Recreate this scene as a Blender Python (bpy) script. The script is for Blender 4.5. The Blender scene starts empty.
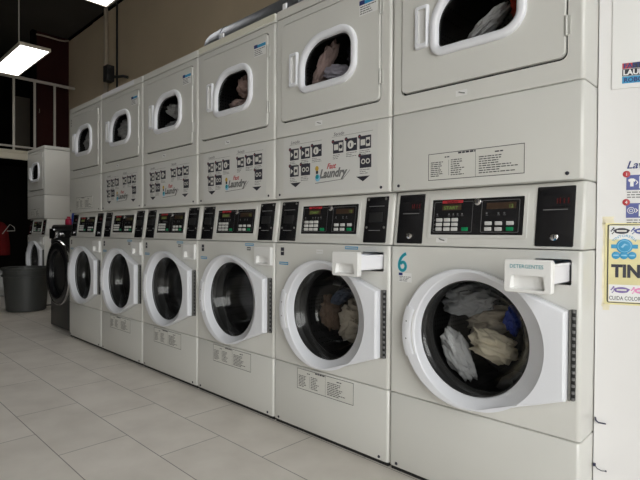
import bpy, bmesh, math, random
from math import sin, cos, pi, radians, sqrt, atan2
from mathutils import Vector, Matrix, noise

S = bpy.context.scene
C = S.collection

# ------------------------------------------------------------------ materials
MATS = {}
def mat(name, col, rough=.5, metal=0., var=0., vscale=6., bump=0., bscale=200., emit=None, estr=1., spec=.5, coat=0.):
    m = bpy.data.materials.new(name); m.use_nodes = True
    nt = m.node_tree; b = nt.nodes['Principled BSDF']
    b.inputs['Base Color'].default_value = (*col, 1)
    b.inputs['Roughness'].default_value = rough
    b.inputs['Metallic'].default_value = metal
    b.inputs['Specular IOR Level'].default_value = spec
    b.inputs['Coat Weight'].default_value = coat
    if emit:
        b.inputs['Emission Color'].default_value = (*emit, 1)
        b.inputs['Emission Strength'].default_value = estr
    tc = nt.nodes.new('ShaderNodeTexCoord')
    if var:
        n = nt.nodes.new('ShaderNodeTexNoise'); n.inputs['Scale'].default_value = vscale
        n.inputs['Detail'].default_value = 5
        r = nt.nodes.new('ShaderNodeValToRGB')
        r.color_ramp.elements[0].position = .3; r.color_ramp.elements[1].position = .7
        r.color_ramp.elements[0].color = (*[c * (1 - var) for c in col], 1)
        r.color_ramp.elements[1].color = (*[min(1, c * (1 + var)) for c in col], 1)
        nt.links.new(tc.outputs['Object'], n.inputs['Vector'])
        nt.links.new(n.outputs['Fac'], r.inputs['Fac'])
        nt.links.new(r.outputs['Color'], b.inputs['Base Color'])
    if bump:
        n2 = nt.nodes.new('ShaderNodeTexNoise'); n2.inputs['Scale'].default_value = bscale
        bp = nt.nodes.new('ShaderNodeBump'); bp.inputs['Strength'].default_value = bump
        bp.inputs['Distance'].default_value = .002
        nt.links.new(tc.outputs['Object'], n2.inputs['Vector'])
        nt.links.new(n2.outputs['Fac'], bp.inputs['Height'])
        nt.links.new(bp.outputs['Normal'], b.inputs['Normal'])
    MATS[name] = m
    return m

def glass_mat(name, tint, ior=1.5, rough=.02):
    m = bpy.data.materials.new(name); m.use_nodes = True
    nt = m.node_tree; nt.nodes.clear()
    o = nt.nodes.new('ShaderNodeOutputMaterial'); mx = nt.nodes.new('ShaderNodeMixShader')
    t = nt.nodes.new('ShaderNodeBsdfTransparent'); g = nt.nodes.new('ShaderNodeBsdfGlossy')
    f = nt.nodes.new('ShaderNodeFresnel'); geo = nt.nodes.new('ShaderNodeNewGeometry'); mi = nt.nodes.new('ShaderNodeMix')
    mi.inputs[2].default_value = ior; mi.inputs[3].default_value = 1 / ior     # the same sheet seen from either side
    nt.links.new(geo.outputs['Backfacing'], mi.inputs[0]); nt.links.new(mi.outputs[0], f.inputs['IOR'])
    t.inputs['Color'].default_value = (*tint, 1); g.inputs['Roughness'].default_value = rough
    nt.links.new(f.outputs[0], mx.inputs[0]); nt.links.new(t.outputs[0], mx.inputs[1])
    nt.links.new(g.outputs[0], mx.inputs[2]); nt.links.new(mx.outputs[0], o.inputs[0])
    MATS[name] = m

mat('paint', (.69, .688, .655), .30, coat=.25, var=.02, vscale=2.5, bump=.05, bscale=500)
mat('plastic', (.80, .815, .86), .3, var=.015, vscale=4)
mat('drawer_plastic', (.80, .80, .79), .35)
mat('recess', (.66, .66, .655), .4)
mat('black', (.012, .012, .014), .22)
mat('black_matte', (.015, .015, .016), .6)
mat('ink', (.03, .03, .045), .6)
mat('ink_navy', (.02, .035, .16), .6)
mat('ink_mid', (.06, .06, .06), .6)
mat('ink_grey', (.16, .16, .16), .6)
mat('teal', (.0, .27, .33), .5)
mat('cyan', (.03, .30, .55), .5)
mat('skyblue', (.25, .55, .75), .5)
mat('red', (.46, .03, .04), .5)
mat('gold', (.55, .36, .05), .5)
mat('yellow_paper', (.82, .75, .42), .55, var=.12, vscale=8)
mat('pink', (.75, .25, .5), .5)
mat('purple', (.18, .12, .35), .5)
mat('icon_blue', (.07, .09, .30), .5)
mat('paper', (.80, .80, .79), .5)
mat('label_paper', (.68, .675, .635), .45)
mat('decal_film', (.68, .68, .66), .3)
mat('steel', (.42, .42, .43), .32, 1., var=.1, vscale=30)
mat('chrome', (.75, .75, .76), .12, 1.)
mat('duct_metal', (.27, .285, .31), .5, 1., var=.12, vscale=12)
mat('hinge_metal', (.26, .255, .24), .5, .6)
mat('hinge_light', (.55, .55, .52), .4, .3)
mat('rubber', (.02, .02, .02), .55)
mat('key_white', (.62, .62, .60), .4)
mat('key_green', (.0, .25, .09), .4)
mat('led_green', (.02, .05, .01), .4, emit=(.55, .8, .2), estr=.16)
mat('led_red', (.02, .0, .0), .4, emit=(.7, .02, .04), estr=.03)
mat('led_brown', (.045, .026, .016), .4)
mat('gloss_white', (.86, .86, .90), .25)
mat('strip_cream', (.76, .745, .64), .35)
mat('wall_white', (.76, .75, .745), .6, var=.02, vscale=3, bump=.08, bscale=120)
mat('wall_beige', (.66, .55, .40), .24, var=.05, vscale=1.5, bump=.05, bscale=60)
mat('wall_plain', (.55, .52, .47), .7, var=.03, vscale=1)
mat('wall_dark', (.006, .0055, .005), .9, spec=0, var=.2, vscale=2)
mat('ceiling_dark', (.05, .046, .04), .8, var=.15, vscale=1.2)
mat('maroon', (.035, .009, .008), .7, spec=.15, var=.15, vscale=2)
mat('dim_board', (.10, .085, .065), .7, var=.1, vscale=2)
mat('slab', (.62, .58, .47), .55, var=.04, vscale=2)
mat('rail', (.55, .52, .47), .45)
mat('pipe', (.42, .36, .28), .45)
mat('lamp_frame', (.55, .50, .42), .4)
mat('diffuser', (.9, .9, .9), .5, emit=(1, .98, .95), estr=3.5)
mat('bin_grey', (.042, .045, .043), .5, var=.06, vscale=5)
mat('washer_black', (.02, .021, .02), .35)
mat('bag_white', (.42, .43, .42), .5, bump=.3, bscale=20)
mat('bottle_blue', (.02, .07, .45), .3)
mat('bottle_red', (.50, .02, .07), .35)
mat('alu', (.55, .55, .55), .35, .9)
mat('pavement', (.42, .41, .40), .85, var=.1, vscale=3)
mat('tape_stain', (.78, .72, .54), .6, var=.15, vscale=20)
mat('wire', (.02, .02, .06), .5)
mat('wire_light', (.5, .48, .44), .45)
def cloth(name, col, var=.12): mat(name, col, .9, var=var, vscale=9, bump=.4, bscale=160, spec=.2)
cloth('cloth_grey', (.25, .255, .265)); cloth('cloth_cream', (.70, .63, .49)); cloth('cloth_white', (.47, .47, .47), .05)
cloth('cloth_blue', (.02, .05, .33)); cloth('cloth_dark', (.035, .037, .05)); cloth('cloth_taupe', (.46, .41, .34))
cloth('cloth_brown', (.11, .075, .055)); cloth('cloth_mauve', (.42, .31, .29)); cloth('cloth_lilac', (.45, .43, .50))
cloth('cloth_red', (.55, .07, .05)); cloth('cloth_pinkish', (.40, .28, .25)); cloth('cloth_jacket', (.12, .008, .008))
cloth('cloth_slate', (.05, .065, .10)); cloth('cloth_mid', (.42, .42, .41))
glass_mat('door_glass', (.82, .825, .825), 1.38)
glass_mat('dryer_glass', (.74, .74, .74), 1.4)
glass_mat('window_glass', (.96, .97, .97), 1.45)

def floor_mat():
    m = bpy.data.materials.new('floor_tile'); m.use_nodes = True; nt = m.node_tree; b = nt.nodes['Principled BSDF']
    tc = nt.nodes.new('ShaderNodeTexCoord'); mp = nt.nodes.new('ShaderNodeMapping')
    mp.inputs['Location'].default_value = (12.52, 5.8, 0)
    br = nt.nodes.new('ShaderNodeTexBrick'); br.offset = .5; br.offset_frequency = 2; br.squash = 1
    br.inputs['Scale'].default_value = 1; br.inputs['Mortar Size'].default_value = .0022
    br.inputs['Mortar Smooth'].default_value = .2; br.inputs['Bias'].default_value = 0
    br.inputs['Brick Width'].default_value = .6; br.inputs['Row Height'].default_value = .29
    br.inputs['Color1'].default_value = (.75, .71, .65, 1); br.inputs['Color2'].default_value = (.79, .745, .685, 1)
    br.inputs['Mortar'].default_value = (.27, .25, .23, 1)
    n = nt.nodes.new('ShaderNodeTexNoise'); n.inputs['Scale'].default_value = 5; n.inputs['Detail'].default_value = 8
    r = nt.nodes.new('ShaderNodeValToRGB'); r.color_ramp.elements[0].color = (.86, .85, .84, 1); r.color_ramp.elements[1].color = (1, 1, 1, 1)
    r.color_ramp.elements[0].position = .3; r.color_ramp.elements[1].position = .65
    mx = nt.nodes.new('ShaderNodeMix'); mx.data_type = 'RGBA'; mx.blend_type = 'MULTIPLY'; mx.inputs[0].default_value = 1
    nt.links.new(tc.outputs['Object'], mp.inputs['Vector']); nt.links.new(mp.outputs[0], br.inputs['Vector'])
    nt.links.new(tc.outputs['Object'], n.inputs['Vector']); nt.links.new(n.outputs['Fac'], r.inputs[0])
    nt.links.new(br.outputs['Color'], mx.inputs[6]); nt.links.new(r.outputs[0], mx.inputs[7])
    nt.links.new(mx.outputs[2], b.inputs['Base Color'])
    b.inputs['Roughness'].default_value = .42
    bp = nt.nodes.new('ShaderNodeBump'); bp.inputs['Strength'].default_value = .3; bp.inputs['Distance'].default_value = .002; bp.invert = True
    nt.links.new(br.outputs['Fac'], bp.inputs['Height']); nt.links.new(bp.outputs[0], b.inputs['Normal'])
    MATS['floor_tile'] = m
floor_mat()

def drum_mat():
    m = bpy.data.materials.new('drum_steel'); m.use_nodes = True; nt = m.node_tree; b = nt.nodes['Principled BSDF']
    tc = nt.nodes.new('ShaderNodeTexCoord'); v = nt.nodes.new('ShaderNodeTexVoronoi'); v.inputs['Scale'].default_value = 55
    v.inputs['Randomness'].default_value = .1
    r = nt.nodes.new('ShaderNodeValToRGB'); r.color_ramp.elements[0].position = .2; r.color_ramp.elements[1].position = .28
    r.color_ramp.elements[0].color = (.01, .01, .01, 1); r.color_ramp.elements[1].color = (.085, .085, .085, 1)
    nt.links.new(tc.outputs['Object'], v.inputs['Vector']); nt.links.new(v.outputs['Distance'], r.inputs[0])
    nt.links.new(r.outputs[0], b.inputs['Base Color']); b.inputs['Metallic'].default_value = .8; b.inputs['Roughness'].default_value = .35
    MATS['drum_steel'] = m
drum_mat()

# ------------------------------------------------------------------ geometry helpers
class MB:
    def __init__(self): self.v = []; self.f = []; self.m = []; self.mats = []
    def mi(self, m):
        if m not in self.mats: self.mats.append(m)
        return self.mats.index(m)
    def add(self, verts, faces, m):
        o = len(self.v); k = self.mi(m)
        self.v += [tuple(p) for p in verts]
        for f in faces: self.f.append(tuple(i + o for i in f)); self.m.append(k)
        return self
    def box(self, x0, x1, y0, y1, z0, z1, m, b=0.):
        x0, x1 = sorted((x0, x1)); y0, y1 = sorted((y0, y1)); z0, z1 = sorted((z0, z1))
        bm = bmesh.new(); bmesh.ops.create_cube(bm, size=1)
        for p in bm.verts: p.co = Vector(((x0 + x1) / 2 + p.co.x * (x1 - x0), (y0 + y1) / 2 + p.co.y * (y1 - y0), (z0 + z1) / 2 + p.co.z * (z1 - z0)))
        if b: bmesh.ops.bevel(bm, geom=bm.edges[:], offset=b, segments=3, profile=.5, affect='EDGES')
        return self.bm(bm, m)
    def bm(self, bm, m):
        bm.verts.index_update()
        self.add([p.co[:] for p in bm.verts], [[q.index for q in f.verts] for f in bm.faces], m); bm.free(); return self
    def prism(self, outline, y0, y1, m, holes=(), back=True):
        """outline/holes in (x,z); front face at y0 (towards the viewer, the smaller y)"""
        bm = bmesh.new()
        loops = []
        for L in (outline, *holes):
            vs = [bm.verts.new((x, y0, z)) for x, z in L]
            loops.append(vs)
            for i in range(len(vs)): bm.edges.new((vs[i], vs[(i + 1) % len(vs)]))
        bmesh.ops.triangle_fill(bm, edges=bm.edges[:], use_beauty=True, use_dissolve=False)
        ff = list(bm.faces)
        if back:
            vm = {}
            for vs in loops:
                for p in vs: vm[p] = bm.verts.new((p.co.x, y1, p.co.z))
            for f in ff: bm.faces.new([vm[p] for p in reversed(f.verts)])
            for vs in loops:
                for i in range(len(vs)):
                    a, b = vs[i], vs[(i + 1) % len(vs)]
                    bm.faces.new((a, b, vm[b], vm[a]))
        bmesh.ops.recalc_face_normals(bm, faces=bm.faces[:])
        return self.bm(bm, m)
    def loft(self, rings, m, cap0=False, cap1=False, closed=True):
        n = len(rings[0]); V = [p for r in rings for p in r]; F = []
        for k in range(len(rings) - 1):
            for i in range(n if closed else n - 1):
                j = (i + 1) % n
                F.append((k * n + i, k * n + j, (k + 1) * n + j, (k + 1) * n + i))
        if cap0: F.append(tuple(range(n - 1, -1, -1)))
        if cap1: F.append(tuple((len(rings) - 1) * n + i for i in range(n)))
        return self.add(V, F, m)
    def plate(self, x0, x1, z0, z1, r, y0, y1, m, ch=.0015):
        """rounded plate between y1 (back) and y0 (front)"""
        def ring(i, y): return [(x, y, z) for x, z in rr(x0 + i, x1 - i, z0 + i, z1 - i, max(r - i, .0004))]
        s = ch * .3
        return self.loft([ring(0, y1), ring(0, y0 + ch), ring(s, y0 + s), ring(ch, y0)], m, cap1=True, cap0=True)
    def lathe(self, prof, cx, cz, m, n=64, cap=False):
        rings = [[(cx + r * cos(2 * pi * i / n), y, cz + r * sin(2 * pi * i / n)) for i in range(n)] for r, y in prof]
        return self.loft(rings, m, cap1=cap)
    def vlathe(self, prof, cx, cy, m, n=48, cap0=True, cap1=True):
        rings = [[(cx + r * cos(2 * pi * i / n), cy + r * sin(2 * pi * i / n), z) for i in range(n)] for r, z in prof]
        return self.loft(rings, m, cap0=cap0, cap1=cap1)
    def tube(self, pts, r, m, n=10, cap=True):
        pts = [Vector(p) for p in pts]; rings = []
        t0 = (pts[1] - pts[0]).normalized(); up = Vector((0, 0, 1)) if abs(t0.z) < .9 else Vector((0, 1, 0))
        nrm = t0.cross(up).normalized()
        for i, p in enumerate(pts):
            t = ((pts[min(i + 1, len(pts) - 1)] - pts[max(i - 1, 0)])).normalized()
            nrm = (nrm - t * nrm.dot(t)).normalized(); bn = t.cross(nrm)
            rad = r[i] if isinstance(r, (list, tuple)) else r
            rings.append([tuple(p + rad * (cos(2 * pi * k / n) * nrm + sin(2 * pi * k / n) * bn)) for k in range(n)])
        return self.loft(rings, m, cap0=cap, cap1=cap)
    def text(self, s, size, x, z, y, m, align='LEFT', shear=0., bold=0., width=None, ext=.0003, arc=None):
        cu = bpy.data.curves.new('t', 'FONT'); cu.body = s; cu.size = size; cu.align_x = align; cu.shear = shear
        cu.offset = bold; cu.extrude = 0; cu.resolution_u = 3
        o = bpy.data.objects.new('t', cu); C.objects.link(o)
        dg = bpy.context.evaluated_depsgraph_get(); me = o.evaluated_get(dg).to_mesh()
        xs = [p.co.x for p in me.vertices]; sx = 1.
        if width and xs: sx = width / (max(xs) - min(xs))
        V = []
        for p in me.vertices:
            px, pz = p.co.x * sx, p.co.y
            if arc:
                a = px / arc; V.append((x + (arc + pz) * sin(a), y, z + (arc + pz) * cos(a) - arc))
            else: V.append((x + px, y, z + pz))
        self.add(V, [tuple(f.vertices) for f in me.polygons], m)
        o.evaluated_get(dg).to_mesh_clear()
        bpy.data.objects.remove(o); bpy.data.curves.remove(cu)
        return self
    def quad(self, x0, x1, z0, z1, y, m):
        return self.add([(x0, y, z0), (x1, y, z0), (x1, y, z1), (x0, y, z1)], [(0, 1, 2, 3)], m)
    def warp(self, fn): self.v = [tuple(fn(*p)) for p in self.v]; return self
    def mesh(self, name, angle=38, smooth=True):
        me = bpy.data.meshes.new(name); me.from_pydata(self.v, [], self.f)
        for k in self.mats: me.materials.append(MATS[k])
        for p, k in zip(me.polygons, self.m): p.material_index = k
        me.validate(); me.update()
        if smooth:
            for p in me.polygons: p.use_smooth = True
            me.set_sharp_from_angle(angle=radians(angle))
        return me
    def build(self, name, parent=None, angle=38, label=None):
        o = bpy.data.objects.new(name, self.mesh(name, angle)); C.objects.link(o)
        if parent: o.parent = parent
        if label: o['label'] = label
        return o

def rr(x0, x1, z0, z1, r, n=7):
    """rounded rectangle, counter-clockwise seen from -Y; r = radius or 4 (rx,rz) for BL, BR, TR, TL"""
    rs = [(r, r)] * 4 if not isinstance(r, (list, tuple)) else r
    out = []
    cs = [(x0, z0, 1, 1, pi), (x1, z0, -1, 1, 1.5 * pi), (x1, z1, -1, -1, 0), (x0, z1, 1, -1, .5 * pi)]
    for (cx, cz, sx, sz, a0), (rx, rz) in zip(cs, rs):
        for i in range(n):
            a = a0 + (pi / 2) * i / (n - 1)
            out.append((cx + sx * rx + rx * cos(a), cz + sz * rz + rz * sin(a)))
    return out

def circ(cx, cz, r, n=64): return [(cx + r * cos(2 * pi * i / n), cz + r * sin(2 * pi * i / n)) for i in range(n)]

def tag(o, label, cat, group=None, kind=None):
    o['label'] = label; o['category'] = cat
    if group: o['group'] = group
    if kind: o['kind'] = kind
    return o
def thing(name, label, cat, loc=(0, 0, 0), rz=0., group=None):
    o = bpy.data.objects.new(name, None); C.objects.link(o); o.empty_display_size = .1
    o.location = loc; o.rotation_euler = (0, 0, rz)
    return tag(o, label, cat, group)
def struct(name, mb, angle=38):
    o = mb.build(name, angle=angle); o['kind'] = 'structure'; return o

CACHE = {}
def part(name, key, fn, parent, label=None, loc=None):
    """one mesh object under parent; mesh data shared between repeats through its key"""
    if key not in CACHE:
        mb = MB(); fn(mb); CACHE[key] = mb.mesh(name, 14 if key == 'door' else 38)
    o = bpy.data.objects.new(name, CACHE[key]); C.objects.link(o); o.parent = parent
    if loc: o.location = loc
    if label: o['label'] = label
    return o

# ------------------------------------------------------------------ the stacked washer and dryer
W, D = .686, .70
Z_LOW, Z_DOOR, Z_CTRL, Z_SERV, Z_DRY, Z_TOP = .016, .3055, .874, 1.083, 1.376, 1.944
R_C = .013
def plan(ins, dy=0., D=D):
    p = [(ins, D)]
    for i in range(7):
        a = pi + (pi / 2) * i / 6
        p.append((ins + R_C * (1 + cos(a)), ins + dy + R_C * (1 + sin(a))))
    for i in range(7):
        a = 1.5 * pi + (pi / 2) * i / 6
        p.append((W - ins - R_C * (1 - cos(a)), ins + dy + R_C * (1 + sin(a))))
    p.append((W - ins, D))
    return p
def panel(mb, z0, z1, holes=(), d0=0., d1=0., m='paint', c=.003):
    lv = [(z0, .003), (z0 + c * .35, .001), (z0 + c, 0), (z1 - c, 0), (z1 - c * .35, .001), (z1, .003)]
    def off(z): return d0 + (d1 - d0) * (z - z0) / (z1 - z0)
    rings = [[(x, y, z) for x, y in plan(i, off(z))] for z, i in lv]
    n = len(rings[0]); V = [p for r in rings for p in r]; F = []
    front = 7                                     # the segment between the two rounded corners
    for k in range(len(rings) - 1):
        for i in range(n):
            j = (i + 1) % n
            if i == front and k == 2 and holes: continue
            F.append((k * n + i, k * n + j, (k + 1) * n + j, (k + 1) * n + i))
    F.append(tuple(range(n - 1, -1, -1))); F.append(tuple(5 * n + i for i in range(n)))
    mb.add(V, F, m)
    if holes:
        mb.prism([(R_C, z0 + c), (W - R_C, z0 + c), (W - R_C, z1 - c), (R_C, z1 - c)], 0, .012, m, holes, back=False)
        # short return lips round the openings
        for h in holes: mb.loft([[(x, 0, z) for x, z in h], [(x, .02, z) for x, z in h]], m)

GC = (.341, .5625); GR = .197                     # washer glass
DC = (.335, 1.69)                                 # dryer drum
WIN_O = (.172, .518, 1.553, 1.802); WIN_R = [(.05, .05), (.088, .08), (.10, .10), (.155, .145)]
DDOOR = (.048, .632, 1.449, 1.902)
DRAWER = (.544, .674, .758, .850)

def win(i, y, shift=0):
    x0, x1, z0, z1 = WIN_O
    rs = [(max(a - i, .012), max(b - i, .012)) for a, b in WIN_R]
    return [(x, y, z) for x, z in rr(x0 + i, x1 - i, z0 + i, z1 - i, rs, 14)]
def f_low(mb): panel(mb, Z_LOW, Z_DOOR - .004)
def f_front(mb):
    dh = rr(.549, .657, .768, .845, .006, 4)
    panel(mb, Z_DOOR, Z_CTRL - .003, [circ(*GC, .212), dh])
    mb.loft([[(x, y, z) for x, z in dh] for y in (.001, .16)], 'recess', cap1=True)
def tilt(x, y, z): return (x, y + .010 + (z - Z_CTRL) * .027 / .205, z)
def f_ctrl(mb): panel(mb, Z_CTRL, Z_SERV - .003, d0=.010, d1=.0365)
def f_serv(mb): panel(mb, Z_SERV, Z_DRY - .003, c=.004)
def f_dry(mb):
    x0, x1, z0, z1 = DDOOR
    panel(mb, Z_DRY, Z_TOP - .005, [rr(x0 - .004, x1 + .006, z0 - .008, z1 + .005, .021)])
    q = rr(x0 - .004, x1 + .006, z0 - .008, z1 + .005, .021)
    mb.prism(q, .014, .03, 'black_matte', [circ(*DC, .2, 48)])
def f_cap(mb):
    mb.loft([[(x, y, z) for x, y in plan(i, dy)] for z, i, dy in ((Z_TOP, .001, 0), (Z_TOP + .002, 0, 0), (Z_TOP + .0385, 0, 0), (Z_TOP + .04, .0015, 0))], 'paint', cap0=True, cap1=True)
def f_screw(mb): mb.lathe([(.0052, 0), (.0050, -.002), (.003, -.0032)], 0, 0, 'hinge_metal', 14, cap=True)
def f_darkscrew(mb): mb.lathe([(.006, 0), (.0055, -.002), (.003, -.003)], 0, 0, 'ink', 14, cap=True)

def ray_outline(cx, cz, poly, a):
    d = Vector((cos(a), sin(a))); best = None
    for i in range(len(poly)):
        p = Vector(poly[i]) - Vector((cx, cz)); q = Vector(poly[(i + 1) % len(poly)]) - Vector((cx, cz)); e = q - p
        den = d.x * e.y - d.y * e.x
        if abs(den) < 1e-12: continue
        t = (p.x * e.y - p.y * e.x) / den; s = (p.x * d.y - p.y * d.x) / den
        if t > 0 and -1e-9 <= s <= 1 + 1e-9 and (best is None or t < best): best = t
    return cx + d.x * best, cz + d.y * best
def door_poly(shrink=0.):
    cx, cz, r = .327, GC[1], .238 - shrink
    hx, hz = .655 - shrink, .133 - shrink * .8
    dist = sqrt((hx - cx) ** 2 + hz ** 2); a = atan2(hz, hx - cx) + math.acos(r / dist)
    P = [(hx, cz - hz), (hx, cz + hz)]
    N = 90
    for i in range(N + 1):
        t = a + (2 * pi - 2 * a) * i / N
        P.append((cx + r * cos(t), cz + r * sin(t)))
    return P
def f_door(mb):
    cx, cz = GC
    angs = [2 * pi * i / 144 for i in range(144)]
    for hz in (-1, 1): angs.append(atan2(hz * .133, .655 - cx) % (2 * pi))
    angs = sorted(angs)
    def orig(y, s): P = door_poly(s); return [(x, y, z) for x, z in (ray_outline(cx, cz, P, a) for a in angs)]
    def cr(y, x0, z0, r): P = circ(x0, z0, r, 180); return [(x, y, z) for x, z in (ray_outline(cx, cz, P, a) for a in angs)]
    mb.loft([orig(-.004, .002), orig(-.034, 0), orig(-.042, .002), orig(-.045, .007),
             cr(-.045, .3665, cz, .2300), cr(-.043, .3663, cz, .2275), cr(-.040, .3655, cz, .2250),
             cr(-.016, .345, cz, .2040), cr(-.010, cx, cz, .1995), cr(-.002, cx, cz, GR), cr(.006, cx, cz, GR + .002)], 'plastic')
    mb.lathe([(GR + .002, -.0035), (GR - .003, -.0045), (GR - .004, .001)], cx, cz, 'rubber', 96)
def f_glass(mb):
    mb.lathe([(GR - .002, -.003), (GR - .006, .002), (.176, .020), (.160, .052), (.148, .082), (.136, .098), (.115, .107), (.07, .113), (.02, .115)], *GC, 'door_glass', 96, cap=True)
def f_hinge(mb):
    z0, z1 = .428, .697
    mb.box(.658, .672, -.008, .001, z0, z1, 'rubber', .001)
    n = 27; h = (z1 - z0) / n
    for i in range(n):
        if i % 2 == 0: mb.tube([(.668, -.010, z0 + i * h + .001), (.668, -.010, z0 + (i + 1) * h - .001)], .005, 'ink_grey', 10)
    mb.box(.657, .661, -.018, -.004, z0, z1, 'hinge_metal')
def f_handle(mb):
    c = (.327, GC[1]); a0, a1, n = radians(157), radians(203), 14
    def sec(ri, ro, y): 
        return [(c[0] + ro * cos(a0 + (a1 - a0) * i / n), y, c[1] + ro * sin(a0 + (a1 - a0) * i / n)) for i in range(n + 1)] + \
               [(c[0] + ri * cos(a1 - (a1 - a0) * i / n), y, c[1] + ri * sin(a1 - (a1 - a0) * i / n)) for i in range(n + 1)]
    mb.loft([sec(.203, .2392, -.030), sec(.203, .2392, -.044), sec(.2045, .238, -.0475), sec(.207, .236, -.0485)], 'plastic', cap1=True)
    mb.tube([(c[0] + .1985 * cos(a0 + (a1 - a0) * i / n), -.0455, c[1] + .1985 * sin(a0 + (a1 - a0) * i / n)) for i in range(n + 1)], .0022, 'recess', 8)
    for t in (.3, .66):
        a = a0 + (a1 - a0) * t; mb.lathe([(.003, -.0480), (.0026, -.0492)], c[0] + .222 * cos(a), c[1] + .222 * sin(a), 'ink_grey', 10, cap=True)
def f_drum(mb):
    mb.lathe([(.212, .012), (.198, .03), (.203, .055), (.196, .075), (.207, .10), (.225, .118)], *GC, 'rubber', 72)
    mb.lathe([(.225, .118), (.245, .13), (.25, .16), (.25, .42), (.24, .445), (.12, .455), (.08, .44)], *GC, 'drum_steel', 72, cap=True)
    for k in range(3):
        a = 2 * pi * k / 3 + .5; ux, uz = cos(a), sin(a); tx, tz = -uz, ux
        q = [(.25, -.045), (.20, -.018), (.20, .018), (.25, .045)]
        mb.loft([[(GC[0] + ux * r + tx * t, y, GC[1] + uz * r + tz * t) for r, t in q] for y in (.30, .42)], 'steel', True, True)
def f_ddrum(mb):
    mb.lathe([(.2, .016), (.205, .06), (.245, .075), (.245, .5), (.1, .52)], *DC, 'drum_steel', 64, cap=True)
def f_drawer(out, letter):
    def fn(mb):
        x0, x1, z0, z1 = DRAWER; yf = -.014 - out; yb = yf + .020
        tr = [(.561, .767), (.657, .767), (.652, .806), (.566, .806)]
        h = []
        for i in range(4):                         # soften the recess corners
            a, b, c = Vector(tr[i - 1]), Vector(tr[i]), Vector(tr[(i + 1) % 4])
            p0 = b + (a - b).normalized() * .006; p1 = b + (c - b).normalized() * .006
            for t in (0, .5, 1): h.append(tuple((1 - t) ** 2 * p0 + 2 * t * (1 - t) * b + t * t * p1))
        s = .003
        ring = lambda i, y: [(x, y, z) for x, z in rr(x0 + i, x1 - i, z0 + i, z1 - i, .008 - i)]
        mb.loft([ring(0, yb), ring(0, yf + s), ring(.001, yf + .001), ring(s, yf)], 'drawer_plastic', cap0=True)
        mb.prism(rr(x0 + s, x1 - s, z0 + s, z1 - s, .005), yf, yf + .01, 'drawer_plastic', [h], back=False)
        hb = [((.609 + (x - .609) * .94), .7865 + (z - .7865) * .86 + .002) for x, z in h]
        mb.loft([[(x, yf, z) for x, z in h], [(x, yf + .003, z) for x, z in h], [(x, yf + .017, z) for x, z in hb]], 'drawer_plastic', cap1=True)
        if letter: mb.text('DETERGENTES', .0148, .607, .826, yf - .0006, 'teal', 'CENTER', width=.090)
    return fn
def f_tray(out):
    def fn(mb):
        yf = -.014 - out + .018; yb = .13; x0, x1, z0, z1 = .556, .649, .777, .836
        for a, b in ((x0, x0 + .004), (x1 - .004, x1), (.602, .606)): mb.box(a, b, yf, yb, z0, z1 - (0 if a != .602 else .012), 'gloss_white', .001)
        mb.box(x0, x1, yf, yb, z0, z0 + .004, 'gloss_white', .001); mb.box(x0, x1, yb - .004, yb, z0, z1, 'gloss_white', .001)
        mb.box(x1 - .002, x1 + .004, yf, yb, z1 - .008, z1, 'gloss_white', .001)
        mb.box(x0 + .004, x1 - .004, yf, yb - .02, z1 - .022, z1 - .018, 'cyan' if out > .1 else 'gloss_white')
    return fn
def f_coin(lx, lock):
    def fn(mb):
        x0, x1, z0, z1 = lx, lx + .112, .882, 1.068
        mb.plate(x0, x1, z0, z1, .003, -.004, .002, 'black', .0015)
        cx = (x0 + x1) / 2
        if lock:
            mb.box(x0 + .02, x1 - .012, -.0062, -.004, 1.005, 1.04, 'black')
            [mb.quad(cx + dx, cx + dx + .004, 1.014, 1.014 + hh, -.0066, 'led_red') for dx, hh in ((.004, .016), (.012, .018), (.024, .016), (.036, .018))]
            mb.box(x0 + .02, x1 - .02, -.0056, -.004, .994, .997, 'ink_grey')
        else:
            mb.box(x0 + .018, x1 - .018, -.0055, -.004, 1.028, 1.031, 'ink_grey')
            mb.box(x0 + .022, x1 - .022, -.008, -.004, .965, 1.004, 'black_matte', .001)
            mb.box(x0 + .025, x1 - .03, -.0055, -.004, .930, .933, 'ink_grey')
    return fn
def f_lock(mb):
    mb.lathe([(.0125, 0), (.012, -.005), (.009, -.007)], 0, 0, 'chrome', 24, cap=True)
    mb.box(-.0015, .0015, -.0085, -.006, -.006, .006, 'ink')
PX0, PX1, PZ0, PZ1 = .168, .506, .916, 1.043
def rx(t): return PX0 + (PX1 - PX0) * t
def rz(t): return PZ1 - (PZ1 - PZ0) * t
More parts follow.
